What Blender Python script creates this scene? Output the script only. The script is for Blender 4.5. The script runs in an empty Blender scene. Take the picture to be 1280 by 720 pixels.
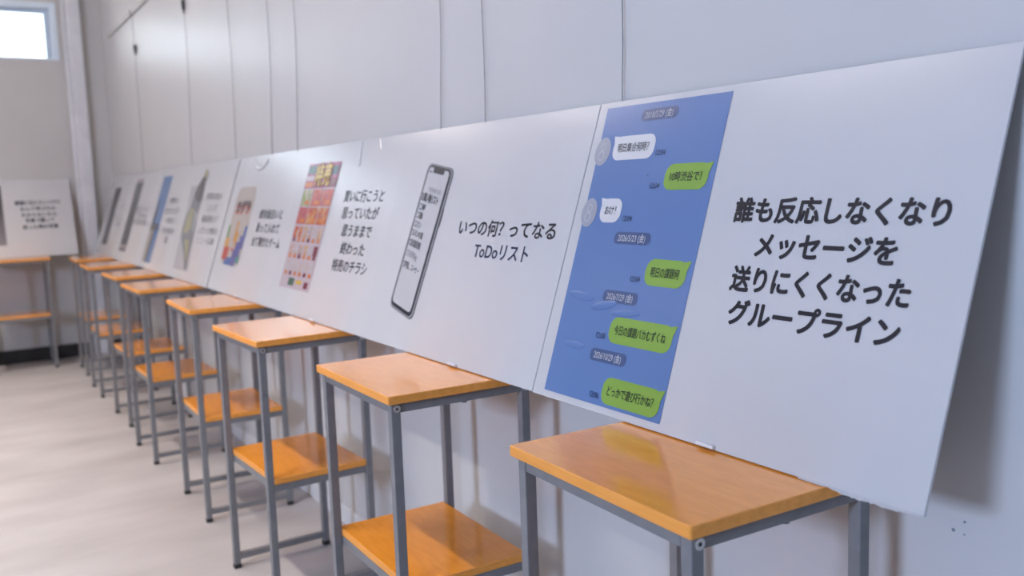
import bpy, bmesh, math, random
from mathutils import Vector, Matrix
random.seed(4)
S = bpy.context.scene
COL = S.collection

# ------------------------------------------------------------------ camera
F_PX = 1124.85
cam_d = bpy.data.cameras.new('camera'); cam = bpy.data.objects.new('camera', cam_d); COL.objects.link(cam)
S.camera = cam
cam_d.sensor_width = 36.0; cam_d.lens = 36.0 * F_PX / 1280.0
cam_d.clip_start = 0.02; cam_d.clip_end = 200
yaw, pitch, roll = -1.0104, -0.1154, -0.0344
fw = Vector((math.cos(pitch) * math.sin(yaw), math.cos(pitch) * math.cos(yaw), math.sin(pitch)))
rt = Vector((math.cos(yaw), -math.sin(yaw), 0)); up = rt.cross(fw)
cr, sr = math.cos(roll), math.sin(roll)
X_, Y_, Z_ = cr * rt + sr * up, -sr * rt + cr * up, -fw
cam.matrix_world = Matrix(((X_.x, Y_.x, Z_.x, 0), (X_.y, Y_.y, Z_.y, -1.1536), (X_.z, Y_.z, Z_.z, 1.2138), (0, 0, 0, 1)))
cam_d.dof.use_dof = True; cam_d.dof.focus_distance = 1.5; cam_d.dof.aperture_fstop = 3.6

# ------------------------------------------------------------------ world, daylight, exposure
w = bpy.data.worlds.new('sky'); S.world = w; w.use_nodes = True
bg = w.node_tree.nodes['Background']; bg.inputs[0].default_value = (0.80, 0.92, 1.0, 1); bg.inputs[1].default_value = 3.0
S.view_settings.view_transform = 'Standard'; S.view_settings.look = 'None'; S.view_settings.gamma = 1.0
S.view_settings.use_curve_mapping = False; S.view_settings.exposure = 0.0
# light levels: ceiling row over the stands, ceiling row by the windows, facing window, high end window, sky
K = dict(louvre=16.0, row_far=62.0, row_win=14.0, win1=275.0, end=2.5, sky=3.2)
bg.inputs[1].default_value = K['sky']
XF, XN, YO, ZC = -7.62, 3.0, -6.7, 3.05      # far wall, near wall, opposite wall, ceiling
WIN = [  # windows of the opposite wall: x0, x1, z0, z1, daylight watts, colour
    (-0.30, 0.90, 1.95, 2.85, K['win1'], (0.50, 0.645, 0.97)),
]
for i, (x0, x1, z0, z1, pw, c) in enumerate(WIN):
    l = bpy.data.lights.new('daylight', 'AREA'); l.shape = 'RECTANGLE'; l.size = x1 - x0 - .1; l.size_y = z1 - z0 - .1
    l.energy = pw; l.color = c
    o = bpy.data.objects.new('daylight', l); COL.objects.link(o)
    o.location = ((x0 + x1) / 2, YO + .02, (z0 + z1) / 2); o.rotation_euler = (math.radians(90), 0, 0)
# far window daylight
l = bpy.data.lights.new('daylight', 'AREA'); l.shape = 'RECTANGLE'; l.size = 1.5; l.size_y = .33; l.energy = K['end']; l.color = (.75, .88, 1)
o = bpy.data.objects.new('daylight', l); COL.objects.link(o); o.location = (XF - .09, -1.14, 2.43); o.rotation_euler = (math.radians(90), 0, math.radians(-90))
TUBE_COL = (1.0, 0.86, 0.78)
LOUVRE_COL = (1.0, 0.885, 0.80)

# ------------------------------------------------------------------ materials
def mat(name, col, rough=.5, spec=.5, metal=0, coat=0, emit=None, es=0):
    m = bpy.data.materials.new(name); m.use_nodes = True
    b = m.node_tree.nodes['Principled BSDF']
    b.inputs['Base Color'].default_value = (*col, 1); b.inputs['Roughness'].default_value = rough
    b.inputs['Specular IOR Level'].default_value = spec; b.inputs['Metallic'].default_value = metal
    b.inputs['Coat Weight'].default_value = coat
    if emit: b.inputs['Emission Color'].default_value = (*emit, 1); b.inputs['Emission Strength'].default_value = es
    return m
def noise_mix(m, ca, cb, scale, stretch=(1, 1, 1), detail=4, lo=.35, hi=.65, bump=0, bdist=.001, coords='Object'):
    nt = m.node_tree; b = nt.nodes['Principled BSDF']
    tc = nt.nodes.new('ShaderNodeTexCoord'); mp = nt.nodes.new('ShaderNodeMapping'); mp.inputs['Scale'].default_value = stretch
    n = nt.nodes.new('ShaderNodeTexNoise'); n.inputs['Scale'].default_value = scale; n.inputs['Detail'].default_value = detail
    r = nt.nodes.new('ShaderNodeValToRGB'); r.color_ramp.elements[0].position = lo; r.color_ramp.elements[1].position = hi
    r.color_ramp.elements[0].color = (*ca, 1); r.color_ramp.elements[1].color = (*cb, 1)
    nt.links.new(tc.outputs[coords], mp.inputs[0]); nt.links.new(mp.outputs[0], n.inputs['Vector'])
    nt.links.new(n.outputs[0], r.inputs[0]); nt.links.new(r.outputs[0], b.inputs['Base Color'])
    if bump:
        bp = nt.nodes.new('ShaderNodeBump'); bp.inputs['Strength'].default_value = bump; bp.inputs['Distance'].default_value = bdist
        nt.links.new(n.outputs[0], bp.inputs['Height']); nt.links.new(bp.outputs[0], b.inputs['Normal'])
    return m
M = {}
M['wall'] = noise_mix(mat('wall_paint', (.8, .8, .8), .36, .4), (.59, .585, .575), (.61, .605, .595), 2.5, bump=.03, bdist=.002)
M['farwall'] = noise_mix(mat('far_wall_paint', (.8, .8, .8), .55, .3), (.555, .55, .535), (.58, .575, .56), 2)
M['ceil'] = noise_mix(mat('ceiling_paint', (.8, .8, .8), .8), (.76, .735, .70), (.80, .775, .74), 6)
M['floor'] = noise_mix(mat('vinyl_floor', (.5, .5, .5), .38, .45), (.39, .370, .368), (.52, .50, .498), 1.7, stretch=(2.6, 1.0, 1), detail=7, lo=.3, hi=.7)
M['wood'] = noise_mix(mat('maple_laminate', (.7, .3, .1), .16, .5), (.87, .315, .02), (.95, .362, .03), 16, stretch=(1, 5, 5), detail=6)
_b = M['wood'].node_tree.nodes['Principled BSDF']
_b.inputs['IOR'].default_value = 1.25; _b.inputs['Coat Weight'].default_value = 1.0; _b.inputs['Coat IOR'].default_value = 1.25; _b.inputs['Coat Roughness'].default_value = .12
M['edge'] = noise_mix(mat('maple_edge_band', (.7, .3, .1), .45, .4), (.84, .335, .055), (.93, .385, .075), 12, stretch=(1, 6, 12))
M['steel'] = noise_mix(mat('grey_painted_steel', (.2, .2, .2), .45, .35), (.20, .20, .203), (.225, .225, .228), 30)
M['rubber'] = noise_mix(mat('black_rubber', (.02, .02, .02), .6), (.012, .012, .013), (.022, .022, .023), 20)
M['bolt'] = noise_mix(mat('zinc_bolt', (.35, .34, .33), .35, .5, metal=.9), (.50, .49, .47), (.62, .60, .58), 60)
M['boltrecess'] = mat('bolt_recess', (.02, .02, .02), .6)
M['board'] = noise_mix(mat('laminated_white_board', (.8, .8, .8), .22, .5), (.575, .575, .58), (.595, .595, .60), 4, bump=.02, bdist=.004)
M['core'] = noise_mix(mat('foam_core', (.7, .7, .7), .8), (.68, .68, .68), (.74, .74, .74), 90)
M['paper'] = noise_mix(mat('torn_paper', (.8, .8, .8), .8), (.47, .47, .48), (.51, .51, .52), 120, bump=.4)
M['tape'] = mat('white_foam_tape', (.72, .72, .73), .6)
M['ink'] = mat('black_ink', (.012, .014, .024), .3)
M['ink2'] = mat('navy_ink', (.02, .032, .075), .3)
M['greyink'] = mat('grey_ink', (.25, .25, .27), .3)
M['blue'] = mat('chat_blue', (.125, .215, .435), .22)
M['pill'] = mat('date_pill_blue', (.075, .115, .235), .25)
M['pilltext'] = mat('pale_print', (.48, .50, .56), .3)
M['white'] = mat('white_print', (.68, .68, .69), .22)
M['green'] = mat('chat_green', (.245, .41, .075), .22)
M['avatar'] = mat('avatar_grey', (.37, .385, .44), .25)
M['avline'] = mat('avatar_line', (.50, .51, .55), .25)
M['timeink'] = mat('time_ink', (.03, .055, .12), .3)
M['screen'] = mat('phone_screen_print', (.52, .52, .53), .22)
M['rim'] = mat('phone_rim_print', (.38, .39, .41), .22)
M['wire'] = noise_mix(mat('steel_wire', (.25, .25, .25), .4, metal=.6), (.14, .14, .14), (.2, .2, .2), 40)
M['hook'] = mat('dark_hook', (.05, .05, .055), .45)
M['rail'] = noise_mix(mat('rail_aluminium', (.5, .49, .47), .4), (.46, .45, .43), (.52, .51, .49), 10)
M['pipe'] = noise_mix(mat('white_pipe', (.72, .73, .76), .35), (.68, .69, .72), (.74, .75, .78), 8)
M['skirt'] = noise_mix(mat('dark_skirting', (.02, .02, .02), .5), (.016, .016, .015), (.026, .026, .024), 10)
M['wskirt'] = noise_mix(mat('white_skirting', (.74, .74, .74), .4), (.72, .715, .71), (.76, .755, .75), 10)
M['winframe'] = noise_mix(mat('window_frame', (.5, .6, .7), .4), (.50, .60, .70), (.54, .64, .74), 10)
M['winframe_bloom'] = noise_mix(mat('window_casing', (.74, .77, .8), .4), (.74, .84, .93), (.77, .87, .96), 10)  # casing colour lifted to bluish white: bloom of the bright sky painted in
M['dent'] = mat('wall_dent', (.22, .24, .30), .8)
g = mat('window_glass', (1, 1, 1), 0.02); M['glass'] = g
gnt = g.node_tree; tr = gnt.nodes.new('ShaderNodeBsdfTransparent'); gl = gnt.nodes.new('ShaderNodeBsdfGlossy'); gl.inputs['Roughness'].default_value = .02
fr = gnt.nodes.new('ShaderNodeFresnel'); mx = gnt.nodes.new('ShaderNodeMixShader')
gnt.links.new(fr.outputs[0], mx.inputs[0]); gnt.links.new(tr.outputs[0], mx.inputs[1]); gnt.links.new(gl.outputs[0], mx.inputs[2])
gnt.links.new(mx.outputs[0], gnt.nodes['Material Output'].inputs[0])
for k_ in ('row_far', 'row_win'): M[k_] = mat('lit_tube_' + k_, (.9, .9, .9), .4, emit=TUBE_COL, es=K[k_])
M['owall'] = noise_mix(mat('warm_bounce_wall', (.4, .4, .4), .7), (.44, .37, .30), (.48, .41, .34), 2)  # unseen wall; tan tone made up to bounce warm fill into the shadows
M['nwall'] = noise_mix(mat('low_bounce_wall', (.2, .2, .2), .7), (.20, .18, .16), (.23, .21, .19), 2)  # unseen wall; dark tone made up to keep bounce off the side faces
M['fixture'] = mat('fixture_white', (.78, .78, .77), .4)

# ------------------------------------------------------------------ helpers
def link(name, me, m=None, parent=None, loc=None):
    o = bpy.data.objects.new(name, me); COL.objects.link(o)
    if m is not None and me is not None:
        for x in (m if isinstance(m, (list, tuple)) else [m]): me.materials.append(M[x] if isinstance(x, str) else x)
    if parent is not None: o.parent = parent
    if loc is not None: o.location = loc
    return o
def mesh(name, bm):
    me = bpy.data.meshes.new(name); bm.to_mesh(me); bm.free(); return me
def box(bm, x0, x1, y0, y1, z0, z1, bev=0, seg=2):
    b2 = bmesh.new()
    r = bmesh.ops.create_cube(b2, size=1)
    for v in b2.verts: v.co = Vector(((x0 + x1) / 2 + v.co.x * (x1 - x0), (y0 + y1) / 2 + v.co.y * (y1 - y0), (z0 + z1) / 2 + v.co.z * (z1 - z0)))
    if bev: bmesh.ops.bevel(b2, geom=b2.edges[:], offset=bev, segments=seg, affect='EDGES', profile=.5)
    t = bpy.data.meshes.new('t'); b2.to_mesh(t); b2.free(); bm.from_mesh(t); bpy.data.meshes.remove(t)
def boxme(name, *a, bev=0, seg=2):
    bm = bmesh.new(); box(bm, *a, bev=bev, seg=seg); return mesh(name, bm)
def cyl(bm, c, r, h, axis='z', seg=16, r2=None):
    b2 = bmesh.new(); bmesh.ops.create_cone(b2, cap_ends=True, segments=seg, radius1=r, radius2=r if r2 is None else r2, depth=h)
    R = {'z': Matrix(), 'x': Matrix.Rotation(math.pi / 2, 4, 'Y'), 'y': Matrix.Rotation(math.pi / 2, 4, 'X')}[axis]
    b2.transform(Matrix.Translation(c) @ R)
    t = bpy.data.meshes.new('t'); b2.to_mesh(t); b2.free(); bm.from_mesh(t); bpy.data.meshes.remove(t)
def smooth(me):
    for p in me.polygons: p.use_smooth = True
def tag(o, label, cat, group=None):
    o['label'] = label; o['category'] = cat
    if group: o['group'] = group
    return o
def struct(o, label=None):
    o['kind'] = 'structure'
    if label: o['label'] = label
    return o
def empty(name, loc, rot=(0, 0, 0)):
    o = bpy.data.objects.new(name, None); COL.objects.link(o); o.location = loc; o.rotation_euler = rot; o.empty_display_size = .05; return o

# ------------------------------------------------------------------ the room
T = .18
struct(link('floor', boxme('floor', XF - T, XN + T, YO - T, T, -.1, 0), 'floor'), 'pinkish grey mottled vinyl floor of the exhibition room')
struct(link('ceiling', boxme('ceiling', XF - T, XN + T, YO - T, T, ZC, ZC + .1), 'ceil'), 'plain white ceiling above the frame')
wr = struct(link('wall_right', boxme('wall_right', XF - T, XN + T, 0, T, 0, ZC), 'wall'), 'long glossy white wall the boards lean on')
# far wall with the clerestory opening
W1 = (-2.0, -.30, 2.245, 2.665)
bm = bmesh.new()
box(bm, XF - T, XF, YO - T, W1[0], 0, ZC); box(bm, XF - T, XF, W1[1], 0, 0, ZC)
box(bm, XF - T, XF, W1[0], W1[1], 0, W1[2]); box(bm, XF - T, XF, W1[0], W1[1], W1[3], ZC)
struct(link('wall_back', mesh('wall_back', bm), 'farwall'), 'short grey-beige end wall with a high window')
bm = bmesh.new(); xs = XF
for (x0, x1, z0, z1, *_r) in sorted(WIN):
    box(bm, xs, x0, YO - T, YO, 0, ZC); box(bm, x0, x1, YO - T, YO, 0, z0); box(bm, x0, x1, YO - T, YO, z1, ZC); xs = x1
box(bm, xs, XN, YO - T, YO, 0, ZC)
struct(link('wall_left', mesh('wall_left', bm), 'owall'), 'window wall opposite the row of boards')
struct(link('wall_front', boxme('wall_front', XN, XN + T, YO, 0, 0, ZC), 'nwall'), 'plain end wall behind the viewer')
struct(link('baseboard_back', boxme('baseboard_back', XF, XF + .012, YO, -.001, 0, .105, bev=.003), 'skirt'), 'black skirting board at the foot of the end wall')
struct(link('baseboard_right', boxme('baseboard_right', XF + .013, XN, -.008, 0, 0, .065, bev=.002), 'wskirt'), 'low white skirting board behind the stands')
struct(link('trim_1', boxme('trim_1', -7.25, XN, -.016, 0, 2.372, 2.398, bev=.003), 'rail'), 'thin picture rail high on the white wall')
for k, (x, z) in enumerate(((-.701, .713), (-.685, .729), (-.685, .711))):
    bm = bmesh.new(); cyl(bm, Vector((0, 0, 0)), (.0026, .0018, .0012)[k], .001, 'y', 10)
    link('dent', mesh('dent', bm), 'dent', wr, (x, -.0003, z))
def window(n, axis, a0, a1, z0, z1, depth, label):
    """axis 'x' : lies in the far wall; 'y' : in the opposite wall."""
    root = empty('window_%d' % n, (XF, 0, 0) if axis == 'x' else (0, YO, 0)); struct(root, label)
    def bx(name, p0, p1, q0, q1, d0, d1, m, par=root):
        a = (d0, d1, p0, p1, q0, q1) if axis == 'x' else (p0, p1, d0, d1, q0, q1)
        return link(name, boxme(name, *a, bev=.003), m, par)
    f, s = .045, .035
    for (p0, p1, q0, q1) in ((a0, a0 + f, z0, z1), (a1 - f, a1, z0, z1), (a0 + f, a1 - f, z1 - f, z1), (a0 + f, a1 - f, z0, z0 + .012)):
        bx('frame', p0, p1, q0, q1, -depth, .006, 'winframe_bloom')
    mid = (a0 + a1) / 2
    for (b0, b1) in ((a0 + f, mid), (mid, a1 - f)):
        sash = bx('sash', b0, b0 + s, z0 + .012, z1 - f, -depth * .8, -depth * .45, 'winframe')
        bx('sash', b1 - s, b1, z0 + .012, z1 - f, -depth * .8, -depth * .45, 'winframe')
        bx('sash', b0 + s, b1 - s, z1 - f - .03, z1 - f, -depth * .8, -depth * .45, 'winframe')
        bx('sash', b0 + s, b1 - s, z0 + .012, z0 + .02, -depth * .8, -depth * .45, 'winframe')
        bx('pane', b0 + s, b1 - s, z0 + .02, z1 - f - .03, -depth * .65, -depth * .62, 'glass')
window(1, 'x', W1[0], W1[1], W1[2], W1[3], .10, 'bright high window with pale blue, bloom-tinted frame in the end wall')
for i, (x0, x1, z0, z1, *_r) in enumerate(WIN):
    window(2 + i, 'y', x0, x1, z0, z1, .10, 'window facing the nearest boards')

# white boxed-in riser beside the corner
root = empty('pipe_casing', (XF, 0, 0)); tag(root, 'white boxed-in riser pipe standing in the room corner', 'pipe casing')
link('casing', boxme('casing', .0005, .062, -.238, -.142, .001, ZC - .001, bev=.012, seg=3), 'pipe', root)
bm = bmesh.new(); cyl(bm, Vector((.03, -.252, ZC / 2)), .018, ZC - .002, 'z', 20); me = mesh('conduit', bm); smooth(me); link('conduit', me, 'pipe', root)
for z in (.5, 2.0): link('bracket', boxme('bracket', .0005, .05, -.272, -.236, z - .01, z + .01, bev=.002), 'pipe', root)

# ceiling tube lights (a row over the stands, a row over the room)
n_l = 0
for (yy, nm) in ((-1.45, 'row over the stands'), (-4.2, 'row by the windows')):
    for k, x in enumerate((-6.3, -4.4, -2.5)):
        root = empty('ceiling_light', (x, yy, ZC)); tag(root, 'white ceiling tube light, %s from the end wall in the %s' % (('first', 'second', 'third')[k], nm), 'ceiling light', 'ceiling tube lights')
        link('housing', boxme('housing', -.64, .64, -.06, .06, -.05, -.001, bev=.006), 'fixture', root)
        if yy > -2:   # louvred reflector: the light it throws straight down
            al = bpy.data.lights.new('louvre_light', 'AREA'); al.shape = 'RECTANGLE'; al.size = 1.2; al.size_y = .05
            al.energy = K['louvre']; al.color = LOUVRE_COL; al.spread = math.radians(85)
            ao = bpy.data.objects.new('louvre_light', al); COL.objects.link(ao); ao.parent = root; ao.location = (0, 0, -.105)
        for s in (-1, 1): link('socket', boxme('socket', s * .61 - .015, s * .61 + .015, -.02, .02, -.10, -.045, bev=.004), 'fixture', root)
        bm = bmesh.new(); cyl(bm, Vector((0, 0, -.08)), .015, 1.19, 'x', 10); link('tube', mesh('tube', bm), 'row_win' if yy < -2 else 'row_far', root)

# ------------------------------------------------------------------ stands
SW, SD, SH, ST = .4244, .348, .8013, .0175
OV, LG = .010, .0205
SHZ = .397      # shelf top
def wood_slab(name, x0, x1, y0, y1, z0, z1, rc):
    """slab with rounded vertical corners; faces: 0 laminate top/bottom, 1 edge band."""
    bm = bmesh.new(); pts = []
    for (cx, cy, a) in ((x1 - rc, y1 - rc, 0), (x0 + rc, y1 - rc, 90), (x0 + rc, y0 + rc, 180), (x1 - rc, y0 + rc, 270)):
        for k in range(5):
            t = math.radians(a + 22.5 * k); pts.append((cx + rc * math.cos(t), cy + rc * math.sin(t)))
    e = .0012
    rings = []
    cxm, cym = (x0 + x1) / 2, (y0 + y1) / 2
    def ins(p, d):
        return (p[0] - math.copysign(d, p[0] - cxm), p[1] - math.copysign(d, p[1] - cym))
    for (z, d) in ((z0, e), (z0 + e, 0), (z1 - e, 0), (z1, e)):
        rings.append([bm.verts.new((*ins(p, d), z)) for p in pts])
    n = len(pts)
    f = bm.faces.new(rings[3]); f.material_index = 0
    f = bm.faces.new(list(reversed(rings[0]))); f.material_index = 0
    for a in range(3):
        for k in range(n):
            f = bm.faces.new((rings[a][k], rings[a][(k + 1) % n], rings[a + 1][(k + 1) % n], rings[a + 1][k])); f.material_index = 1
    return mesh(name, bm)
fx0, fx1, fy0, fy1 = OV, SW - OV, OV, SD - OV
FT = SH - ST
def build_stand():
    root = empty('display_stand', (0, 0, 0))
    link('table_top', wood_slab('table_top', 0, SW, 0, SD, FT, SH, .0035), ['wood', 'edge'], root)
    lb = []
    for (x, y) in ((fx0, fy0), (fx1 - LG, fy0), (fx0, fy1 - LG), (fx1 - LG, fy1 - LG)):
        lg = link('leg', boxme('leg', x, x + LG, y, y + LG, .014, FT, bev=.0018), 'steel', root)
        link('foot_cap', boxme('foot_cap', x - .001, x + LG + .001, y - .001, y + LG + .001, 0, .0145, bev=.002), 'rubber', lg)
    for x in (fx0, fx1 - LG):
        for (z0, z1) in ((FT - .021, FT), (SHZ - .018 - .021, SHZ - .018), (.028, .048)):
            link('side_rail', boxme('side_rail', x + .001, x + LG - .001, fy0 + LG, fy1 - LG, z0, z1, bev=.0015), 'steel', root)
    for y in (fy0, fy1 - LG):
        link('cross_rail', boxme('cross_rail', fx0 + LG + .0012, fx1 - LG - .0012, y + .001, y + LG - .001, FT - .021, FT, bev=.0015), 'steel', root)
    for y in (fy0 + LG, fy1 - 2 * LG):
        link('cross_rail', boxme('cross_rail', fx0 + LG, fx1 - LG, y, y + .015, SHZ - .018 - .021, SHZ - .018, bev=.0015), 'steel', root)
    link('shelf', wood_slab('shelf', fx0 - .001, fx1 + .001, fy0 + LG + .0005, fy1 - LG - .0005, SHZ - .0175, SHZ, .003), ['wood', 'edge'], root)
    for (x, s) in ((fx1, 1), (fx0, -1)):
        for y in (fy0 + LG * .55, fy1 - LG * .55):
            bm = bmesh.new(); cyl(bm, Vector((x + s * .0012, y, FT - .0115)), .0078, .0036, 'x', 18)
            b = link('bolt', mesh('bolt', bm), 'bolt', root)
            bm = bmesh.new(); cyl(bm, Vector((x + s * .0030, y, FT - .0115)), .0030, .0008, 'x', 6)
            link('hex_recess', mesh('hex_recess', bm), 'boltrecess', b)
        bm = bmesh.new(); cyl(bm, Vector((x - s * LG / 2, SD * .52, FT - .0225)), .006, .004, 'z', 12)
        link('screw', mesh('screw', bm), 'steel', root)
    return root
def copy_tree(o, parent=None):
    c = o.copy(); COL.objects.link(c); c.parent = parent
    for ch in [x for x in ALLCH.get(o.name, [])]: copy_tree(ch, c)
    return c
proto = build_stand()
ALLCH = {}
for ob in COL.objects:
    if ob.parent: ALLCH.setdefault(ob.parent.name, []).append(ob)
stands = [(-1.188, -.424, -.027, 'nearest the camera, under the blue chat board'), (-2.041, -.432, -.015, 'under the phone to-do list board'),
          (-2.899, -.462, .033, 'under the grocery flyer board'), (-3.763, -.426, -.016, 'under the colourful game icon board'),
          (-4.656, -.456, .02, 'under the folded umbrella board'), (-5.451, -.431, .022, 'under the blue sky photo board'),
          (-6.323, -.437, -.008, 'under the dark grey strip board'), (-7.135, -.41, -.024, 'last of the row, in the room corner')]
for i, (x, y, r, t) in enumerate(stands):
    o = proto if i == 0 else copy_tree(proto)
    o.location = (x, y, 0); o.rotation_euler = (0, 0, r)
    tag(o, 'orange wood and grey steel two-tier stand ' + t, 'stand', 'two-tier stands along the walls')
o = copy_tree(proto); o.location = (-7.215, -.945, 0); o.rotation_euler = (0, 0, math.pi / 2)
tag(o, 'orange wood and grey steel two-tier stand against the end wall, at left edge', 'stand', 'two-tier stands along the walls')

# ------------------------------------------------------------------ boards
LEAN = .325
BH = .594
LAY = .0007
def poly(name, parent, pts, layer, m):
    bm = bmesh.new(); vs = [bm.verts.new((u, -layer * LAY, v)) for (u, v) in pts]
    f = bm.faces.new(vs); f.normal_update()
    if f.normal.y > 0: f.normal_flip()
    bmesh.ops.triangulate(bm, faces=[f], ngon_method='EAR_CLIP')
    return link(name, mesh(name, bm), m, parent)
def rect(name, parent, u0, u1, v0, v1, layer, m): return poly(name, parent, [(u0, v0), (u1, v0), (u1, v1), (u0, v1)], layer, m)
def rr_pts(u0, u1, v0, v1, r, n=5):
    r = min(r, (u1 - u0) / 2 - 1e-5, (v1 - v0) / 2 - 1e-5); P = []
    for (cx, cy, a) in ((u1 - r, v1 - r, 0), (u0 + r, v1 - r, 90), (u0 + r, v0 + r, 180), (u1 - r, v0 + r, 270)):
        for k in range(n + 1):
            t = math.radians(a + 90 * k / n); P.append((cx + r * math.cos(t), cy + r * math.sin(t)))
    return P
def ellipse(cx, cy, rx, ry, n=24): return [(cx + rx * math.cos(2 * math.pi * k / n), cy + ry * math.sin(2 * math.pi * k / n)) for k in range(n)]
_tc = bpy.data.curves.new('t', 'FONT'); _to = bpy.data.objects.new('t', _tc); COL.objects.link(_to)
_tc.resolution_u = 3; _tc.size = 1.0
def text(body, parent, u0, u1, vc, h, layer, m, bold=.0, name='lettering'):
    """one line of lettering: em height h, stretched to span u0..u1, centred on height vc; bold thickens every stroke by that many em"""
    _tc.body = body
    bpy.context.view_layer.update(); dg = bpy.context.evaluated_depsgraph_get()
    me = bpy.data.meshes.new_from_object(_to.evaluated_get(dg))
    xs = [v.co.x for v in me.vertices]; a, b = min(xs) - bold, max(xs) + bold
    k = (u1 - u0) / (b - a); V, Fc = [], []
    offs = [(0, 0)] + ([(bold * math.cos(t * math.pi / 4), bold * math.sin(t * math.pi / 4)) for t in range(8)] if bold else [])
    pol = [tuple(p.vertices) for p in me.polygons]; n = len(me.vertices)
    for q, (dx, dy) in enumerate(offs):
        for v in me.vertices: V.append((u0 + (v.co.x + dx - a) * k, -(layer + .01 * q) * LAY, vc + (v.co.y + dy - .36) * h))
        Fc += [tuple(i + n * q for i in p) for p in pol]
    me2 = bpy.data.meshes.new(name); me2.from_pydata(V, [], Fc); bpy.data.meshes.remove(me)
    return link(name, me2, m, parent)
def board(x0, width, label, loc=None, rz=0, dy=0, tab=None, height=BH):
    root = empty('exhibit_board', loc or (x0, -.2 + dy, .8035), (-LEAN, 0, rz)); root.rotation_mode = 'XYZ'
    tag(root, label, 'board', 'white exhibition boards')
    bm = bmesh.new(); box(bm, 0, width, 0, .005, 0, height, bev=.0006, seg=1)
    me = mesh('panel', bm)
    link('panel', me, 'board', root)
    if tab is not None:
        bm = bmesh.new(); box(bm, tab, tab + .037, -.0075, -.0002, .0005, .0065, bev=.001, seg=1)
        link('tape_tab', mesh('tape_tab', bm), 'tape', root)
    return root

# --- board 1: chat screenshot
b1 = board(-1.458, .841, 'white board with blue chat screenshot and large text, nearest the camera', tab=.462)
chat = poly('chat_print', b1, [(.026, .582), (.362, .582), (.370, .013), (.038, .013)], 1, 'blue')
def pill(u0, u1, vc, t):
    poly('date_pill', chat, rr_pts(u0, u1, vc - .0115, vc + .0115, .0095), 2, 'pill')
    text(t, chat, u0 + .012, u1 - .012, vc, .0165, 3, 'pilltext', .012)
def avatar(cx, cy):
    poly('avatar', chat, ellipse(cx, cy, .0235, .029), 2, 'avatar')
    for (ax, ay, rx, ry) in ((cx + .001, cy + .0085, .0075, .0085), (cx - .001, cy - .009, .0095, .010)):
        bm = bmesh.new(); n = 20
        o_ = [bm.verts.new((p[0], -3 * LAY, p[1])) for p in ellipse(ax, ay, rx, ry, n)]
        i_ = [bm.verts.new((p[0], -3 * LAY, p[1])) for p in ellipse(ax, ay, rx - .0024, ry - .0024, n)]
        for k in range(n): bm.faces.new((o_[k], o_[(k + 1) % n], i_[(k + 1) % n], i_[k]))
        link('avatar_outline', mesh('avatar_outline', bm), 'avline', chat)
def bubble(u0, u1, v0, v1, t, side, m):
    P = rr_pts(u0, u1, v0, v1, .019)
    poly('speech_bubble', chat, P, 2, m)
    if side < 0: poly('bubble_tail', chat, [(u0 - .004, v1 + .001), (u0 + .002, v1 - .018), (u0 + .016, v1 - .001)], 2.2, m)
    else: poly('bubble_tail', chat, [(u1 + .0065, v1 + .001), (u1 - .014, v1 - .003), (u1 - .001, v1 - .021)], 2.2, m)
    text(t, chat, u0 + .0145, u1 - .0155, (v0 + v1) / 2, .0195, 3, 'ink', .006)
def tm(u0, vc, t): text(t, chat, u0, u0 + .026, vc, .0150, 2, 'timeink', .014)
pill(.137, .237, .5575, '2018/5/29 (金)')
avatar(.043, .492); bubble(.075, .195, .472, .520, '明日集合何時？', -1, 'white'); tm(.202, .4825, '12:04')
poly('ink_dot', chat, ellipse(.195, .44, .0018, .0022, 10), 2, 'timeink')
bubble(.2415, .350, .411, .459, '10時渋谷で！', 1, 'green'); tm(.207, .420, '12:04')
avatar(.046, .368); bubble(.081, .143, .349, .396, 'おけ！', -1, 'white'); tm(.152, .358, '12:04')
pill(.142, .242, .3205, '2026/5/23 (金)')
bubble(.250, .352, .238, .286, '明日の課題何', 1, 'green'); tm(.214, .247, '12:04')
pill(.149, .246, .2105, '2026/7/29 (金)')
bubble(.190, .355, .127, .175, '今日の課題バカむずくね', 1, 'green'); tm(.156, .137, '12:05')
pill(.152, .253, .101, '2026/10/29 (金)')
bubble(.209, .361, .019, .067, 'どっかで遊び行かね？', 1, 'green'); tm(.177, .030, '12:06')
# blisters under the film
def blister(cu, cv, rx, ry, ang, h, m='blue'):
    bm = bmesh.new(); bmesh.ops.create_uvsphere(bm, u_segments=24, v_segments=12, radius=1)
    bm.transform(Matrix.Rotation(-ang, 4, 'Y') @ Matrix.Diagonal((rx, h, ry, 1)))
    me = mesh('film_blister', bm); smooth(me)
    link('film_blister', me, m, chat, (cu, -.0012, cv))
blister(.085, .2035, .040, .0085, -.08, .0016)
blister(.158, .192, .036, .0085, .20, .0016)
blister(.222, .183, .040, .0065, .08, .0013)
blister(.096, .110, .032, .0075, 0, .0013)
for (t, a, b, v) in (('誰も反応しなくなり', .427, .794, .375), ('メッセージを', .487, .731, .320), ('送りにくくなった', .452, .763, .265), ('グループライン', .462, .760, .212)):
    text(t, b1, a, b, v, .0425, 1, 'ink', .036)
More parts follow.
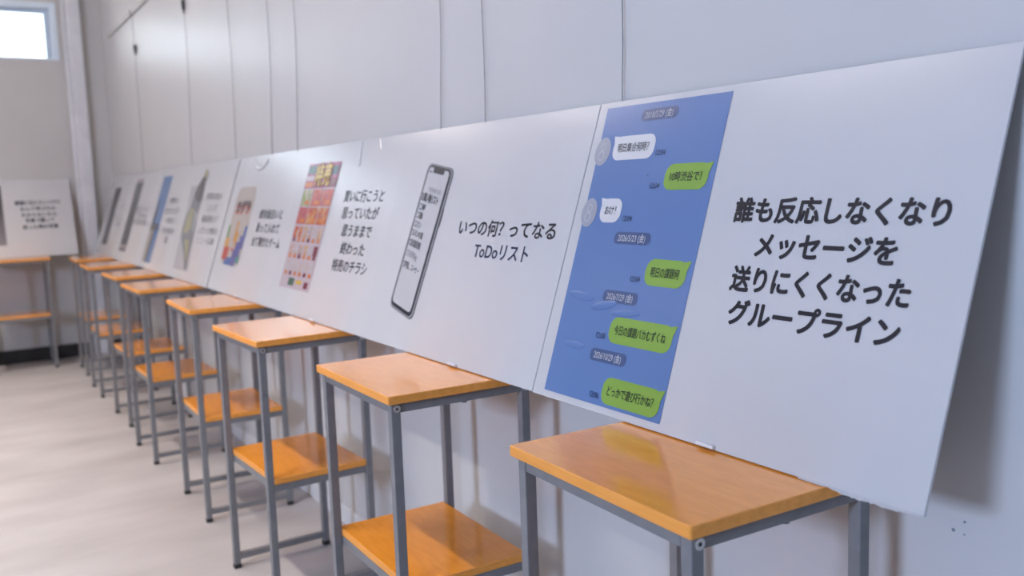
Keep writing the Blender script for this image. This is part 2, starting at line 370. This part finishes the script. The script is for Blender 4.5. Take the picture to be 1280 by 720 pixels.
# torn paper along the lower right edge
bm = bmesh.new(); n = 46; top, bot = [], []
for k in range(n + 1):
    u = .655 + (.838 - .655) * k / n
    d = .0006 + (.0012 if u < .70 else .0045 * min(1, (u - .70) / .03) * random.uniform(.45, 1.0))
    if u > .80: d *= max(.25, (.838 - u) / .038)
    top.append(bm.verts.new((u, -.0004, .0012))); bot.append(bm.verts.new((u, -.0005 - random.uniform(0, .0008), -d)))
for k in range(n): bm.faces.new((bot[k], bot[k + 1], top[k + 1], top[k]))
r = bmesh.ops.extrude_face_region(bm, geom=bm.faces[:])
for v in [x for x in r['geom'] if isinstance(x, bmesh.types.BMVert)]: v.co.y += .0016
bmesh.ops.recalc_face_normals(bm, faces=bm.faces[:])
link('torn_edge', mesh('torn_edge', bm), 'paper', b1)

# --- board 2: phone
b2 = board(-2.334, .8690, 'white board with a drawn smartphone beside to-do list lettering', tab=.525, dy=.0035)
def qmap(q):
    (tl, tr_, br, bl) = q
    def f(s, t):  # s 0..1 left-right, t 0..1 bottom-top
        return tuple((bl[i] * (1 - s) + br[i] * s) * (1 - t) + (tl[i] * (1 - s) + tr_[i] * s) * t for i in (0, 1))
    return f
Q = qmap([(.168, .494), (.302, .474), (.275, .086), (.143, .110)])
def qrr(s0, s1, t0, t1, rs, asp=.36):
    P = []
    rt_ = rs * asp
    for (cx, cy, a) in ((s1 - rs, t1 - rt_, 0), (s0 + rs, t1 - rt_, 90), (s0 + rs, t0 + rt_, 180), (s1 - rs, t0 + rt_, 270)):
        for k in range(7):
            t = math.radians(a + 15 * k); P.append(Q(cx + rs * math.cos(t), cy + rt_ * math.sin(t)))
    return P
ph = poly('phone_print', b2, qrr(-.05, 1.10, -.018, 1.012, .16), 1, 'ink')
poly('phone_rim', ph, qrr(-.03, 1.075, -.013, 1.008, .15), 2, 'rim')
poly('phone_bezel', ph, qrr(.0, 1.03, -.005, 1.002, .14), 3, 'ink')
poly('phone_screen', ph, qrr(.05, .965, .022, .985, .10), 4, 'screen')
poly('phone_notch', ph, qrr(.27, .75, .952, .995, .05), 5, 'ink')
poly('side_button', ph, [Q(1.085, .62), Q(1.125, .62), Q(1.125, .74), Q(1.085, .74)], 1.5, 'ink')
def ptext(t, s0, s1, tt, h, m, bold):
    p0, p1 = Q(s0, tt), Q(s1, tt)
    o = text(t, ph, p0[0], p1[0], (p0[1] + p1[1]) / 2, h, 5, m, bold)
    k = (p1[1] - p0[1]) / (p1[0] - p0[0]); c = (p0[0] + p1[0]) / 2
    for v in o.data.vertices: v.co.z += (v.co.x - c) * k
ptext('9:41', .10, .22, .955, .010, 'ink', .01)
ptext('令和8年5月', .30, .82, .835, .016, 'greyink', .0)
ptext('お買い物リスト', .08, .82, .775, .026, 'ink', .03)
for (t, e, tt) in (('□卵', .36, .705), ('□麺', .34, .645), ('□パン', .40, .582), ('□パンの素', .60, .52), ('□洗濯洗剤', .62, .45), ('□お米5kg', .60, .375), ('□牛乳、コーヒー', .84, .295)):
    ptext(t, .10, e, tt, .021, 'ink' if tt != .375 else 'greyink', .012)
text('いつの何？', b2, .412, .616, .3265, .0415, 1, 'ink', .023); text('ってなる', b2, .641, .821, .3265, .0415, 1, 'ink', .023)
text('ToDoリスト', b2, .510, .740, .273, .0415, 1, 'ink2', .018)

# --- board 3: grocery flyer
b3 = board(-3.20, .865, 'white board with a red and yellow grocery flyer print', tab=.468, dy=.0045)
def vor(name, cols, scale):
    m = mat(name, (.5, .5, .5), .25); nt = m.node_tree; b = nt.nodes['Principled BSDF']
    tc = nt.nodes.new('ShaderNodeTexCoord'); v = nt.nodes.new('ShaderNodeTexVoronoi'); v.inputs['Scale'].default_value = scale
    r = nt.nodes.new('ShaderNodeValToRGB'); r.color_ramp.interpolation = 'CONSTANT'
    sp = nt.nodes.new('ShaderNodeSeparateColor')
    while len(r.color_ramp.elements) < len(cols): r.color_ramp.elements.new(.5)
    for i, c in enumerate(cols): r.color_ramp.elements[i].position = i / len(cols); r.color_ramp.elements[i].color = (*c, 1)
    nt.links.new(tc.outputs['Object'], v.inputs['Vector']); nt.links.new(v.outputs['Color'], sp.inputs[0])
    nt.links.new(sp.outputs[0], r.inputs[0]); nt.links.new(r.outputs[0], b.inputs['Base Color']); M[name] = m
vor('food_red', [(0.420, 0.042, 0.035), (0.476, 0.112, 0.084), (0.490, 0.070, 0.021), (0.385, 0.084, 0.112)], 55)
vor('food_orange', [(0.504, 0.154, 0.035), (0.434, 0.056, 0.035), (0.546, 0.315, 0.126), (0.420, 0.112, 0.070)], 60)
vor('food_green', [(0.245, 0.294, 0.056), (0.434, 0.385, 0.210), (0.210, 0.238, 0.112), (0.490, 0.434, 0.315)], 60)
vor('pack_mix', [(0.434, 0.364, 0.350), (0.420, 0.175, 0.084), (0.504, 0.462, 0.434), (0.315, 0.280, 0.308)], 110)
vor('pack_pale', [(0.490, 0.448, 0.462), (0.434, 0.420, 0.434), (0.504, 0.364, 0.280), (0.462, 0.392, 0.420)], 110)
vor('pack_warm', [(0.504, 0.294, 0.084), (0.490, 0.350, 0.322), (0.434, 0.238, 0.140), (0.518, 0.434, 0.350)], 100)
M['magenta'] = mat('flyer_magenta', (0.350, 0.063, 0.154), .25); M['pinkpaper'] = mat('flyer_pink', (0.490, 0.406, 0.434), .25)
M['teal'] = mat('flyer_teal', (0.042, 0.091, 0.105), .25); M['yellow'] = mat('flyer_yellow', (0.560, 0.364, 0.035), .25)
M['oran'] = mat('flyer_orange', (0.560, 0.175, 0.042), .25); M['maroon'] = mat('flyer_maroon', (0.168, 0.021, 0.042), .25)
M['dkgreen'] = mat('flyer_green', (0.070, 0.119, 0.084), .25)
fu0, fu1, fv0, fv1 = .082, .384, .084, .530
fl = rect('flyer_print', b3, fu0, fu1, fv0, fv1, 1, 'pinkpaper')
def fp(name, s0, s1, t0, t1, layer, m):   # s,t fractions, t from the top
    W_, H_ = fu1 - fu0, fv1 - fv0
    return rect(name, fl, fu0 + s0 * W_, fu0 + s1 * W_, fv1 - t1 * H_, fv1 - t0 * H_, layer, m)
fp('flyer_header', .0, 1, .0, .20, 2, 'magenta'); fp('header_block', .02, .28, .015, .085, 3, 'teal'); fp('header_block', .80, .97, .03, .10, 3, 'teal')
fp('header_block', .02, .27, .10, .14, 3, 'pinkpaper'); fp('header_block', .02, .28, .15, .19, 3, 'oran'); fp('header_block', .75, .99, .12, .19, 3, 'maroon')
W_, H_ = fu1 - fu0, fv1 - fv0
text('特売', fl, fu0 + .29 * W_, fu0 + .80 * W_, fv1 - .10 * H_, .088, 4, 'maroon', .055)
text('特売', fl, fu0 + .30 * W_, fu0 + .79 * W_, fv1 - .10 * H_, .084, 5, 'yellow', .030)
for r_, (t0, t1, ms) in enumerate(((.21, .345, ('food_green', 'food_red', 'food_red')), (.355, .49, ('food_red', 'food_orange', 'food_orange')))):
    for c_ in range(3):
        fp('product_picture', .03 + c_ * .325, .03 + c_ * .325 + .30, t0, t1, 2, ms[c_])
        fp('price_tag', .16 + c_ * .325, .03 + c_ * .325 + .27, t1 - .045, t1 - .012, 3, 'oran')
for r_, (t0, t1) in enumerate(((.51, .635), (.655, .765), (.785, .90))):
    for c_ in range(6):
        mm = ('pack_mix', 'pack_pale', 'pack_warm')[(r_ * 2 + c_ * (r_ + 1)) % 3]
        if r_ == 0 and c_ < 2: mm = 'food_orange'
        if r_ == 1 and c_ == 5: mm = 'maroon'
        fp('product_picture', .05 + c_ * .157, .05 + c_ * .157 + .115, t0, t1 - .035, 2, mm)
        fp('price_tag', .08 + c_ * .157, .05 + c_ * .157 + .11, t1 - .035, t1 - .004, 3, 'oran' if (c_ + r_) % 3 else 'maroon')
fp('footer_block', .28, .47, .915, .975, 2, 'dkgreen'); fp('footer_block', .53, .72, .925, .955, 2, 'yellow'); fp('footer_block', .80, .92, .93, .98, 2, 'maroon')
for (t, a, b, v) in (('買いに行こうと', .482, .787, .409), ('思っていたが', .500, .778, .355), ('思うままで', .533, .762, .299), ('終わった', .560, .745, .243), ('特売のチラシ', .525, .796, .188)):
    text(t, b3, a, b, v, .042, 1, 'ink', .018)

# --- board 4: game icon
b4 = board(-4.055, .8535, 'white board with a rounded game icon of coloured block steps', tab=.45, dy=.0055)
M['beige'] = mat('icon_beige', (0.462, 0.406, 0.364), .25); M['ired'] = mat('icon_red', (0.476, 0.084, 0.056), .25); M['iblue'] = mat('icon_blue', (0.070, 0.140, 0.350), .25)
M['iviolet'] = mat('icon_violet', (0.119, 0.119, 0.322), .25); M['iteal'] = mat('icon_teal', (0.084, 0.224, 0.210), .25); M['iora'] = mat('icon_orange', (0.574, 0.280, 0.070), .25); M['igreen'] = mat('icon_green', (0.119, 0.252, 0.070), .25)
iu0, iu1, iv0, iv1 = .098, .372, .117, .459
ic = poly('icon_print', b4, rr_pts(iu0, iu1, iv0, iv1, .05), 1, 'beige')
def ip(s0, s1, t0, t1, m, layer=2):
    return rect('block', ic, iu0 + s0 * (iu1 - iu0), iu0 + s1 * (iu1 - iu0), iv0 + t0 * (iv1 - iv0), iv0 + t1 * (iv1 - iv0), layer, m)
ip(.0, .10, .33, .50, 'igreen'); ip(.0, .22, .22, .34, 'iora'); ip(.02, .32, .06, .23, 'ired'); ip(.20, .60, .005, .10, 'iblue')
ip(.55, .80, .0, .20, 'iviolet'); ip(.62, .92, .12, .30, 'iviolet'); ip(.76, 1.0, .22, .38, 'iviolet'); ip(.88, 1.0, .38, .50, 'iblue'); ip(.80, .97, .04, .14, 'iteal')
ip(.42, .52, .40, .56, 'iora'); ip(.42, .62, .30, .42, 'iora'); ip(.50, .60, .24, .31, 'iora'); ip(.44, .54, .18, .22, 'ired')
text('カグラ', ic, iu0 + .15 * (iu1 - iu0), iu0 + .88 * (iu1 - iu0), .372, .055, 2, 'ink', .05)
text('カグラ', ic, iu0 + .15 * (iu1 - iu0), iu0 + .88 * (iu1 - iu0), .362, .055, 1.5, 'ired', .05)
for (t, a, b, v) in (('絶対面白いと', .488, .774, .343), ('思って入れて', .490, .775, .287), ('全て飽きたゲーム', .474, .825, .232)):
    text(t, b4, a, b, v, .042, 1, 'ink', .018)

# creases in the laminate film that catch the light
M['film'] = mat('laminate_film', (.60, .60, .61), .07, .8)
def crease(parent, pts, r):
    cu = bpy.data.curves.new('c', 'CURVE'); cu.dimensions = '3D'; cu.bevel_depth = r; cu.bevel_resolution = 2; cu.resolution_u = 8
    sp = cu.splines.new('NURBS'); sp.points.add(len(pts) - 1); sp.use_endpoint_u = True; sp.order_u = 3
    for p, q in zip(sp.points, pts): p.co = (q[0], 0, q[1], 1)
    t = bpy.data.objects.new('c', cu); COL.objects.link(t); bpy.context.view_layer.update()
    me = bpy.data.meshes.new_from_object(t.evaluated_get(bpy.context.evaluated_depsgraph_get())); bpy.data.objects.remove(t); me.materials.clear(); smooth(me)
    for v in me.vertices: v.co.y = min(v.co.y, .2 * r) * .35 - .0002
    me.name = 'film_crease'; link('film_crease', me, 'film', parent)
crease(b4, [(.22, .575), (.255, .548), (.33, .533), (.39, .548), (.415, .568)], .011)
crease(b3, [(.515, .588), (.522, .555), (.540, .51)], .007)
crease(b3, [(.65, .588), (.68, .55)], .006)

# --- board 5: folded umbrella
b5 = board(-4.905, .845, 'white board with a photo of a folded yellow-green umbrella', dy=.001)
M['palegrey'] = mat('photo_grey', (0.420, 0.427, 0.434), .25); M['umgrey'] = mat('umbrella_grey', (.210, .220, .235), .25); M['umyel'] = mat('umbrella_yellow', (.330, .320, .200), .25)
M['umdark'] = mat('umbrella_dark', (.110, .110, .112), .25); M['umpale'] = mat('umbrella_pale', (0.364, 0.378, 0.392), .25)
up_ = poly('umbrella_print', b5, [(.06, .48), (.325, .48), (.43, .045), (.13, .045)], 1, 'palegrey')
poly('umbrella_canopy', up_, [(.166, .435), (.162, .376), (.118, .321), (.101, .257), (.127, .211), (.256, .137), (.338, .08), (.368, .054), (.415, .057), (.384, .115), (.378, .195), (.365, .267), (.345, .331), (.35, .372), (.363, .421)], 2, 'umgrey')
poly('umbrella_panel', up_, [(.176, .363), (.253, .355), (.288, .261), (.22, .23), (.142, .237), (.142, .3)], 3, 'umyel')
poly('umbrella_panel', up_, [(.222, .197), (.321, .201), (.359, .122), (.345, .089)], 3, 'umyel')
poly('umbrella_panel', up_, [(.278, .347), (.345, .331), (.359, .243), (.327, .242)], 3, 'umpale')
poly('umbrella_strap', up_, [(.166, .435), (.202, .48), (.258, .521), (.334, .519), (.334, .478), (.346, .421), (.30, .388)], 3, 'umdark')
poly('umbrella_handle', up_, [(.292, .565), (.337, .552), (.335, .515), (.262, .52)], 3, 'umyel')
for (t, a, b, v) in (('突然の雨が', .424, .720, .419), ('ふらず', .499, .678, .363), ('結局使わず', .450, .741, .310), ('よかった時の', .441, .785, .254), ('ビニール傘', .474, .773, .206)):
    text(t, b5, a, b, v, .040, 1, 'ink', .0)

# --- board 6: blue sky photo
b6 = board(-5.75, .845, 'white board with a tall narrow blue sky photo', dy=.002)
M['sky'] = mat('photo_sky', (0.112, 0.203, 0.392), .25); M['sand'] = mat('photo_sand', (0.350, 0.315, 0.280), .25); M['dark'] = mat('photo_dark', (0.045, 0.049, 0.059), .25)
p6 = rect('photo_print', b6, .135, .375, .035, .55, 1, 'sky')
poly('photo_tower', p6, [(.135, .26), (.19, .26), (.205, .36), (.195, .42), (.175, .40), (.135, .30)], 2, 'dark')
rect('photo_ledge', p6, .135, .33, .225, .265, 3, 'dark'); poly('photo_path', p6, [(.135, .035), (.22, .035), (.255, .225), (.135, .225)], 2, 'sand')
poly('photo_railing', p6, [(.225, .04), (.25, .04), (.27, .22), (.245, .22)], 3, 'dark')
for (t, a, b, v) in (('旅先で', .485, .685, .402), ('撮っただけ', .444, .754, .345), ('で見ない', .480, .718, .289), ('空の写真', .477, .765, .231), ('集', .591, .675, .180)):
    text(t, b6, a, b, v, .040, 1, 'ink', .0)

# --- board 7 and 8: dark strips
b7 = board(-6.595, .845, 'white board with a tall plain dark grey strip photo, second from the corner')
M['slate'] = mat('photo_slate', (0.059, 0.062, 0.066), .25); M['pinkish'] = mat('photo_pink', (0.350, 0.294, 0.294), .25); M['charcoal'] = noise_mix(mat('photo_charcoal', (.07, .07, .08), .25), (.035, .035, .042), (.10, .095, .10), 7)
p7 = rect('photo_print', b7, .142, .385, .105, .528, 1, 'slate')
rect('photo_top_band', p7, .155, .375, .528, .55, 1, 'pinkish'); rect('photo_foot_band', p7, .142, .385, .062, .105, 1, 'pinkish')
for (a, b) in ((.155, .205), (.23, .27), (.32, .36)): rect('photo_foot_mark', p7, a, b, .062, .092, 2, 'dark')
for (t, a, b, v) in (('捨てられない', .411, .802, .351), ('思い出の', .474, .761, .308), ('卒業文集', .428, .829, .261)): text(t, b7, a, b, v, .040, 1, 'ink', .0)
b8 = board(-7.44, .840, 'white board with a mottled charcoal strip photo, last in the room corner')
rect('photo_print', b8, .185, .428, .078, .505, 1, 'charcoal')
for (t, a, b, v) in (('一度', .531, .736, .363), ('使った', .507, .845, .275), ('棒', .598, .771, .231)): text(t, b8, a, b, v, .040, 1, 'ink', .0)

# --- board on the end wall
b9 = board(0, .841, 'white board with five lines of text leaning on the end wall', loc=(-7.42, -1.155, .8035), rz=math.pi / 2)
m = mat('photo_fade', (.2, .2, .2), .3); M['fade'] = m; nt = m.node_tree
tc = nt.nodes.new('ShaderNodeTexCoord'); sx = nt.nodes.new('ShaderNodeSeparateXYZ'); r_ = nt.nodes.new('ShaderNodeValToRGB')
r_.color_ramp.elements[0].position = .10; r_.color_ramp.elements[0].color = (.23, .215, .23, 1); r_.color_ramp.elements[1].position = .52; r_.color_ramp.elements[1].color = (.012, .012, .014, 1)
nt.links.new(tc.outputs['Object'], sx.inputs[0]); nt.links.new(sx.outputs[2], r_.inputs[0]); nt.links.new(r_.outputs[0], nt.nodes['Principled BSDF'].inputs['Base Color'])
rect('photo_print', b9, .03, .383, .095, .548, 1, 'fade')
for (t, a, b, v) in (('勉強に出たらしいけど', .461, .766, .414), ('なんて呼ぶのか', .492, .729, .366), ('わからないから', .496, .728, .319), ('写真で撮って', .518, .710, .275), ('送った時の写真', .494, .731, .226)):
    text(t, b9, a, b, v, .036, 1, 'ink', .022)
bpy.data.objects.remove(_to); bpy.data.curves.remove(_tc)

# ------------------------------------------------------------------ picture wires
def wire(pts, label, hook):
    z0 = min(p[1] for p in pts)
    root = empty('picture_wire', (pts[-1][0], -.007, 2.398)); tag(root, label, 'wire', 'picture wires hanging from the rail')
    cu = bpy.data.curves.new('w', 'CURVE'); cu.dimensions = '3D'; cu.bevel_depth = .0011; cu.bevel_resolution = 1; cu.resolution_u = 6
    sp = cu.splines.new('NURBS'); sp.points.add(len(pts) - 1); sp.use_endpoint_u = True; sp.order_u = 3
    for p, q in zip(sp.points, pts): p.co = (q[0] - pts[-1][0], 0, q[1] - 2.398, 1)
    t = bpy.data.objects.new('w', cu); COL.objects.link(t); bpy.context.view_layer.update()
    me = bpy.data.meshes.new_from_object(t.evaluated_get(bpy.context.evaluated_depsgraph_get())); bpy.data.objects.remove(t); me.name = 'cable'; me.materials.clear()
    smooth(me); link('cable', me, 'wire', root)
    link('rail_clip', boxme('rail_clip', -.008, .008, -.013, -.009, -.03, .004, bev=.0015), 'hook', root)
    if hook:
        hx = hook[0] - pts[-1][0]; hz = hook[1] - 2.398
        bm = bmesh.new(); box(bm, hx - .008, hx + .008, -.012, .005, hz - .028, hz + .022, bev=.003)
        cyl(bm, Vector((hx, -.003, hz - .035)), .006, .02, 'z', 10, .003)
        link('wire_hook', mesh('wire_hook', bm), 'hook', root)
WR = [([(-1.398, 1.30), (-1.397, 1.40), (-1.391, 1.48), (-1.392, 1.7), (-1.39, 2.385)], 'thin wire hanging just above the blue chat board', None),
      ([(-1.925, 1.30), (-1.923, 1.38), (-1.918, 1.5), (-1.921, 1.66), (-1.92, 2.385)], 'slightly kinked thin wire, right one above the phone board', None),
      ([(-2.157, 1.30), (-2.156, 1.40), (-2.134, 1.6), (-2.131, 1.7), (-2.13, 2.385)], 'straight thin wire, left one above the phone board', None),
      ([(-3.305, 1.30), (-3.303, 1.38), (-3.25, 1.7), (-3.249, 1.9), (-3.245, 2.385)], 'thin wire reaching the left corner of the flyer board', None),
      ([(-3.612, 1.30), (-3.61, 1.38), (-3.55, 1.75), (-3.559, 1.96), (-3.555, 2.385)], 'thin wire ending above the game icon board', None),
      ([(-4.135, 1.30), (-4.133, 1.38), (-4.09, 1.8), (-4.113, 2.06), (-4.11, 2.385)], 'thin wire at the seam of the umbrella and game icon boards', None),
      ([(-4.98, 1.30), (-4.976, 1.42), (-4.90, 1.9), (-4.90, 2.2), (-4.90, 2.385)], 'thin wire with a dark hook, right one of two hooks', (-4.90, 2.185)),
      ([(-6.33, 1.30), (-6.326, 1.38), (-6.30, 1.8), (-6.30, 2.18), (-6.30, 2.385)], 'thin wire with a dark hook, farthest from the camera', (-6.27, 2.16))]
for a in WR: wire(*a)
